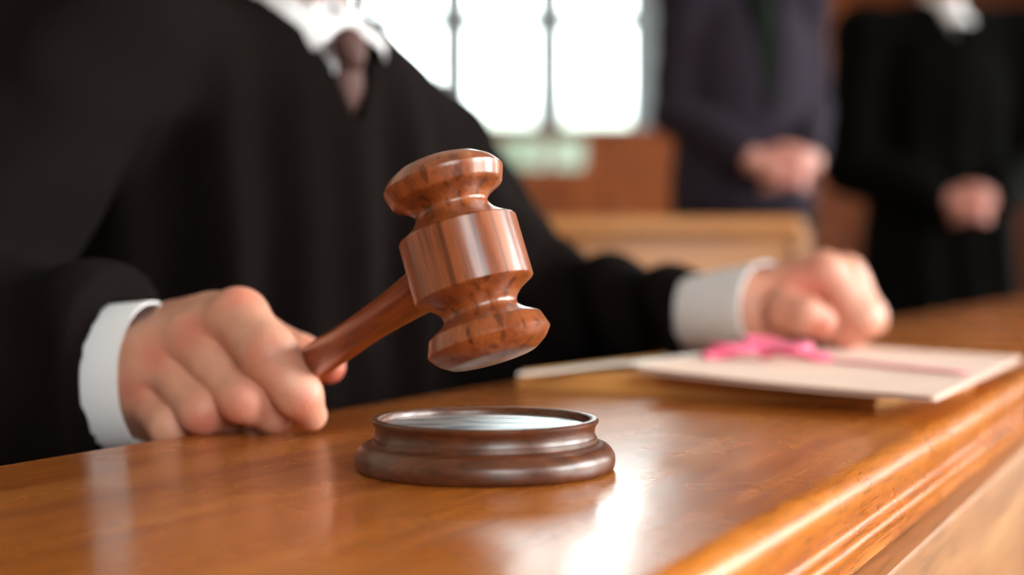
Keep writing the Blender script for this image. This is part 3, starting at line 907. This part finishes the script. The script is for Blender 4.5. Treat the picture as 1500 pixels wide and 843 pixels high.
slab('file_folder', [A1, B1, B1 + perp * .22, A1 + perp * .22], DESK + .0003, DESK + .0064, 'kraft', 'brown card folder lying flat on the bench, lowest of the file stack')
A2, B2 = A1 + perp * .004 + unit(V(*(B1 - A1), 0))[:2] * .002, B1 + perp * .004 + unit(V(*(B1 - A1), 0))[:2] * .0
slab('file_folder', [A2, B2, B2 + perp * .215, A2 + perp * .215], DESK + .0068, DESK + .0126, 'kraft', 'brown card folder in the middle of the file stack, directly under the pinkish top folder')
ZT = DESK + .0152
A3, B3, C3 = on(932, 539, ZT + .006), on(1370, 590, ZT - .003), on(1497, 524, ZT)
D3 = A3 + (C3 - B3)
top_f = empty('file_folder', (float((A3 + C3)[0] / 2), float((A3 + C3)[1] / 2), ZT))
tag(top_f, 'pinkish cream card folder on top of the file stack under the clenched fist', 'folder')
slab('folder_back', [A3, B3, C3, D3], ZT - .0028, ZT - .0018, 'manila', None, parent=top_f, bend=lambda u_, v_: .006 * (1 - u_) ** 2)
slab('folder_sheets', [A3 * .98 + C3 * .02, B3 * .985 + D3 * .015, C3 * .985 + A3 * .015, D3 * .98 + B3 * .02], ZT - .0018, ZT - .0002, 'paper', None, parent=top_f, bend=lambda u_, v_: .006 * (1 - u_) ** 2)
slab('folder_cover', [A3, B3, C3, D3], ZT - .0002, ZT + .0009, 'manila', None, parent=top_f, bend=lambda u_, v_: .006 * (1 - u_) ** 2)
# loose curled sheet poking out on the left of the stack
A4, B4 = on(758, 548, DESK + .014), on(928, 545, DESK + .014)
slab('paper_sheet', [A4, B4, B4 + perp * .17, A4 + perp * .15], DESK + .0129, DESK + .0146, 'paper', 'curled cream paper sheets sticking out of the file stack towards the gavel', 'paper',
     bend=lambda u_, v_: .0065 * u_ ** 2 * (3 - 2 * u_) + .003 * math.sin(PI * u_) * 0 - .0 * v_)
# pale band across the top folder
def strip(name, pts, w, zf, mat, parent=None, thick=.0007):
    grid = []
    for i, p in enumerate(pts):
        t = unit(np.append((pts[min(i + 1, len(pts) - 1)] - pts[max(i - 1, 0)])[:2], 0)); s = V(-t[1], t[0], 0)
        z = zf(i / (len(pts) - 1))
        grid.append([V(p[0], p[1], z) + s * w * k for k in (-.5, 0, .5)])
    return sheet(name, grid, thick, mat, parent)
tape = empty('ribbon', (*[float(x) for x in on(1128, 530, ZT)], ZT))
tag(tape, 'bright pink ribbon tied in a loose bow on the top folder before the clenched fist', 'ribbon')
s0, s1 = on(1150, 530, ZT), on(1420, 552, ZT)
strip('ribbon_band', [s0 + (s1 - s0) * k / 12 for k in range(13)], .016, lambda t: ZT + .0024 + .0030 * (1 - t), 'palepink', tape)
def curve_tube(name, pts, r, mat, parent, flat=.35):
    cu = bpy.data.curves.new(name, 'CURVE'); cu.dimensions = '3D'
    sp = cu.splines.new('NURBS'); sp.points.add(len(pts) - 1); sp.use_endpoint_u = True; sp.order_u = 3
    for q, p in zip(sp.points, pts): q.co = (*map(float, p), 1)
    cu.bevel_depth = r; cu.bevel_resolution = 3; cu.resolution_u = 10
    tmp = bpy.data.objects.new('t', cu); COL.objects.link(tmp)
    me = bpy.data.meshes.new_from_object(tmp.evaluated_get(bpy.context.evaluated_depsgraph_get()))
    bpy.data.objects.remove(tmp)
    me.name = name; me.materials.clear()
    return link(name, me, mat, parent)
kc = np.append(on(1122, 537, ZT), ZT + .0125)
def loop(dx, dy, L_, W_, H_):
    d = unit(V(dx, dy, 0)); s = V(-d[1], d[0], 0)
    return [kc, kc + d * L_ * .4 + s * W_ * .5 + V(0, 0, H_ * .6), kc + d * L_ * .85 + s * W_ * .6 + V(0, 0, H_), kc + d * L_ + V(0, 0, H_ * .8), kc + d * L_ * .85 - s * W_ * .6 + V(0, 0, H_ * .4), kc + d * L_ * .4 - s * W_ * .4 + V(0, 0, H_ * .1), kc]
curve_tube('ribbon_loop', loop(-1, .15, .042, .024, .003), .0038, 'pink', tape)
curve_tube('ribbon_loop', loop(.9, -.5, .034, .024, .004), .0038, 'pink', tape)
curve_tube('ribbon_loop', loop(.1, .8, .02, .026, .008), .0038, 'pink', tape)
curve_tube('ribbon_tail', [kc, kc + V(.02, -.008, .002), kc + V(.032, -.018, -.004), kc + V(.046, -.012, -.005)], .0036, 'pink', tape)
curve_tube('ribbon_tail', [kc, kc + V(-.02, -.012, .001), kc + V(-.035, -.006, -.003), kc + V(-.050, -.012, -.0035)], .0036, 'pink', tape)
bmk = bmesh.new(); bmesh.ops.create_icosphere(bmk, subdivisions=3, radius=.008); bmesh.ops.scale(bmk, vec=(1.2, .9, .8), verts=bmk.verts[:]); bmesh.ops.translate(bmk, vec=Vector(kc), verts=bmk.verts[:])
link('ribbon_knot', bm_mesh('ribbon_knot', bmk, True), 'pink', tape)

# ------------------------------------------------------------------ pew in the middle distance
pew = empty('wooden_pew', (.30, 2.62, 0))
tag(pew, 'pale orange oak pew with a plain panel back, behind the resting white cuff', 'pew')
def pp(name, boxes, bev=.006):
    o = link(name, box_mesh(name, boxes, bev), 'pew', pew); o.matrix_parent_inverse = Matrix()
pp('back_panel', [((-.33, -.012, .30), (.215, .012, .87))], .003)
pp('top_rail', [((-.345, -.028, .862), (.23, .028, .90))], .010)
pp('seat', [((-.335, .012, .40), (.215, .40, .43))], .006)
pp('end_panel', [((-.355, -.02, 0), (-.325, .42, .62)), ((-.355, -.02, .6), (-.325, .03, .875))], .004)
pp('end_panel', [((.21, -.02, 0), (.24, .42, .62)), ((.21, -.02, .6), (.24, .03, .875))], .004)

# ------------------------------------------------------------------ two people standing behind
def stander(loc, yaw, hz, skin_mat, ex, label, hair, outfit, ww=.0):
    """feet at loc; local +Y is the facing direction before yaw; hands clasped at height hz"""
    root = empty('person', loc)
    tag(root, label, 'person')
    f2 = V(-math.sin(yaw), math.cos(yaw), 0); sd = V(f2[1], -f2[0], 0); base = V(*loc)
    A = np.stack([sd, f2, EZ])
    def G(x, y, z): return base + x * sd + y * f2 + V(0, 0, z)
    sh_, el, wr = [G(s * (ex - .03), 0, 1.50) for s in (-1, 1)], [G(s * ex, .0, hz + .15) for s in (-1, 1)], [G(s * .075, .205, hz + .02) for s in (-1, 1)]
    hc_ = G(0, .025, 1.735)
    hf_, hr_, ey_ = head_sdf(hc_, f2)
    bf = union([hf_, cone(G(0, .0, 1.66), G(0, -.01, 1.5), .055, .062), cone(sh_[0], sh_[1], .06, .06), ell(G(0, 0, 1.3), A, V(.17, .11, .24)), ell(G(0, 0, 1.05), A, V(.16, .11, .18))]
               + [cone(sh_[k], el[k], .05, .042) for k in (0, 1)] + [cone(el[k], wr[k], .042, .029) for k in (0, 1)]
               + [cone(G(s * .09, 0, .95), G(s * .1, .01, .5), .085, .058) for s in (-1, 1)] + [cone(G(s * .1, .01, .5), G(s * .1, -.01, .09), .056, .036) for s in (-1, 1)]
               + [cone(G(s * .1, -.02, .05), G(s * .12, .14, .03), .038, .028) for s in (-1, 1)], .015)
    lo = base + V(-.5, -.5, -.03); hi = base + V(.5, .5, 1.92)
    body_ = surface(bf, lo, hi, .010)
    # hands: the right laid over the left
    hands = []
    for k, s in ((0, -1), (1, 1)):
        dv = 0.0 if k == 0 else .030
        dz = .0
        fingers = []
        for i in range(4):
            z = hz + .028 - i * .020 + dz
            x0, y0 = s * .022, .228 + dv * .5
            fingers.append([(G(x0, y0, z), .0115), (G(x0 - s * .042, y0 + .012 + dv * .3, z - .008), .0100), (G(x0 - s * .060, y0 - .004 + dv * .4, z - .014), .0090), (G(x0 - s * .066, y0 - .022 + dv * .4, z - .018), .0078)])
        th = [(G(s * .055, .225, hz + .03), .015), (G(s * .02, .235 + dv * .6, hz + .046), .012), (G(-s * .012, .240 + dv * .7, hz + .044), .0105), (G(-s * .03, .238 + dv * .7, hz + .040), .0090)]
        pm = [cone(wr[k], G(s * .03, .225 + dv * .4, hz), .026, .022)]
        ad = unit(wr[k] - el[k])
        hs = hand_sdf(wr[k], .027, wr[k] - ad * .08, .029, fingers, th, pm)
        lo_, hi_ = bounds(fingers + [th] + [[(wr[k] - ad * .05, 0)]], .04)
        hands.append((surface(hs, lo_, hi_, .003), wr[k] - ad * .03, ad))
    sb_ = person_body('body', [body_, hands[0][0], hands[1][0]], [(hands[0][1], hands[0][2], .034, 1), (hands[1][1], hands[1][2], .034, 2)], skin_mat, root,
                [(G(0, .26, hz), .07, .5)])
    add_head_parts(root, sb_, hc_, f2, hr_, ey_, hair)
    outfit(root, G, A, sh_, el, wr, hz, base, f2)
    return root

def suit(root, G, A, sh_, el, wr, hz, base, f2):
    def fold(p): return .004 * np.sin(p[:, 2] * 55 + 8 * p[:, 0]) * .5
    jb = union([cone(sh_[0], sh_[1], .078, .078), ell(G(0, 0, 1.3), A, V(.185, .142, .27)), ell(G(0, 0, 1.05), A, V(.185, .15, .24)), cone(G(-.07, 0, .98), G(-.075, 0, .85), .11, .115), cone(G(.07, 0, .98), G(.075, 0, .85), .11, .115)], .04)
    sl = union([cone(sh_[k], el[k], .070, .060) for k in (0, 1)] , .01)
    sl2 = union([cone(el[k], wr[k] - unit(wr[k] - el[k]) * .03, .060, .044) for k in (0, 1)], .01)
    def vv(p):
        q = p - base; l = q @ A[0]; f_ = q @ f2; z = p[:, 2]
        return np.maximum(np.maximum((np.abs(l) - (z - 1.16) * .17) * .9, .02 - f_), 1.15 - z)
    nh = cone(G(0, -.005, 1.53), G(0, 0, 1.75), .068, .075)
    def f(p):
        d = smin(jb(p), sl(p) + fold(p), .03); d = smin(d, sl2(p) + fold(p), .015)
        d = np.maximum(d, -vv(p)); d = np.maximum(d, -nh(p)); return np.maximum(d, .945 - p[:, 2])
    sdf_obj('suit_jacket', f, base + V(-.45, -.45, .76), base + V(.45, .45, 1.66), .0085, 'suit', root)
    tr = union([ell(G(0, 0, .98), A, V(.17, .125, .14)), cone(G(-.09, 0, .93), G(-.1, .01, .5), .10, .083), cone(G(.09, 0, .93), G(.1, .01, .5), .10, .083),
                cone(G(-.1, .01, .5), G(-.1, .0, .06), .083, .07), cone(G(.1, .01, .5), G(.1, .0, .06), .083, .07)], .01)
    sdf_obj('trousers', lambda p: np.maximum(tr(p), .03 - p[:, 2]), base + V(-.35, -.35, .0), base + V(.35, .35, 1.15), .011, 'trousers', root)
    sf = union([ell(G(0, 0, 1.32), A, V(.18, .122, .22)), cone(G(-.1, 0, 1.48), G(.1, 0, 1.48), .055, .055), cone(G(0, 0, 1.5), G(0, .005, 1.575), .066, .063)], .02)
    sdf_obj('shirt', sf, base + V(-.3, -.3, 1.08), base + V(.3, .3, 1.66), .009, 'greentie', root)
    grid = [[G(w * s, f_ - .005 * s * s, z) for s in (-1, -.5, 0, .5, 1)] for z, w, f_ in ((1.545, .02, .078), (1.51, .018, .09), (1.48, .024, .108), (1.42, .032, .126), (1.34, .04, .134), (1.26, .045, .135), (1.20, .046, .132))]
    sheet('tie', grid, .006, 'greentie', root)
    shoes(root, G)

def shoes(root, G):
    for s in (-1, 1):
        f = union([cone(G(s * .1, -.03, .05), G(s * .125, .17, .035), .048, .038), cone(G(s * .1, -.02, .1), G(s * .1, -.015, .06), .05, .05)], .02)
        c = G(s * .11, .06, 0)
        sdf_obj('shoe', lambda p, f=f: np.maximum(f(p), .002 - p[:, 2]), c - V(.2, .2, .02), c + V(.2, .2, .17), .007, 'shoe', root)

def gown(root, G, A, sh_, el, wr, hz, base, f2):
    def fold(p):
        q = p - base; l = q @ A[0]
        return .008 * np.sin(l * 48 + 1.5 * np.sin(p[:, 2] * 4)) * np.clip((1.5 - p[:, 2]) / .5, 0, 1)
    gb = union([cone(sh_[0], sh_[1], .085, .085), ell(G(0, 0, 1.3), A, V(.215, .15, .3)), cone(G(-.07, 0, 1.05), G(-.1, 0, .15), .15, .165), cone(G(.07, 0, 1.05), G(.1, 0, .15), .15, .165)], .06)
    drop = V(0, 0, .05)
    sl = union([cone(sh_[k], el[k] - drop * .4, .082, .09) for k in (0, 1)], .01)
    sl2 = union([cone(el[k] - drop * .6, wr[k] - unit(wr[k] - el[k]) * .035 - drop * .25, .09, .062) for k in (0, 1)], .01)
    def vv(p):
        q = p - base; l = q @ A[0]; f_ = q @ f2; z = p[:, 2]
        return np.maximum(np.maximum((np.abs(l) - (z - 1.47) * .42) * .9, .0 - f_), 1.46 - z)
    nh = cone(G(0, -.005, 1.55), G(0, 0, 1.75), .07, .075)
    def f(p):
        d = smin(gb(p) + fold(p), sl(p), .03); d = smin(d, sl2(p), .02)
        d = np.maximum(d, -vv(p)); d = np.maximum(d, -nh(p)); return np.maximum(d, .04 - p[:, 2])
    sdf_obj('robe', f, base + V(-.5, -.5, .0), base + V(.5, .5, 1.68), .0095, 'robe2', root)
    sf = union([ell(G(0, 0, 1.34), A, V(.18, .128, .22)), cone(G(-.1, 0, 1.48), G(.1, 0, 1.48), .06, .06), cone(G(0, 0, 1.5), G(0, .005, 1.575), .067, .064)], .02)
    sdf_obj('shirt', sf, base + V(-.3, -.3, 1.1), base + V(.3, .3, 1.66), .009, 'shirt', root)
    grid = [[G(w * s, f_ - .004 * s * s, z) for s in (-1, -.5, 0, .5, 1)] for z, w, f_ in ((1.57, .03, .08), (1.545, .036, .11), (1.515, .044, .146))]
    sheet('collar_band', grid, .006, 'shirt', root)
    shoes(root, G)

stander((.588, 3.66, 0), PI + math.radians(17), 1.045, 'skin2', .185, 'person in an open plum-grey suit jacket standing with hands clasped, in front of the window', 'hair', suit)
stander((1.285, 4.30, 0), PI + math.radians(4), .985, 'skin2', .27, 'person in a black gown with white collar standing behind the bench, hands clasped', 'hair', gown)

# ------------------------------------------------------------------ look
S.view_settings.view_transform = 'Standard'
S.view_settings.look = 'None'
S.view_settings.exposure = 0.25
S.view_settings.gamma = 1.0
S.view_settings.use_curve_mapping = False
S.cycles.use_denoising = True
S.cycles.max_bounces = 8
S.cycles.diffuse_bounces = 4
S.cycles.caustics_reflective = False
S.cycles.caustics_refractive = False
S.cycles.sample_clamp_indirect = 6.0
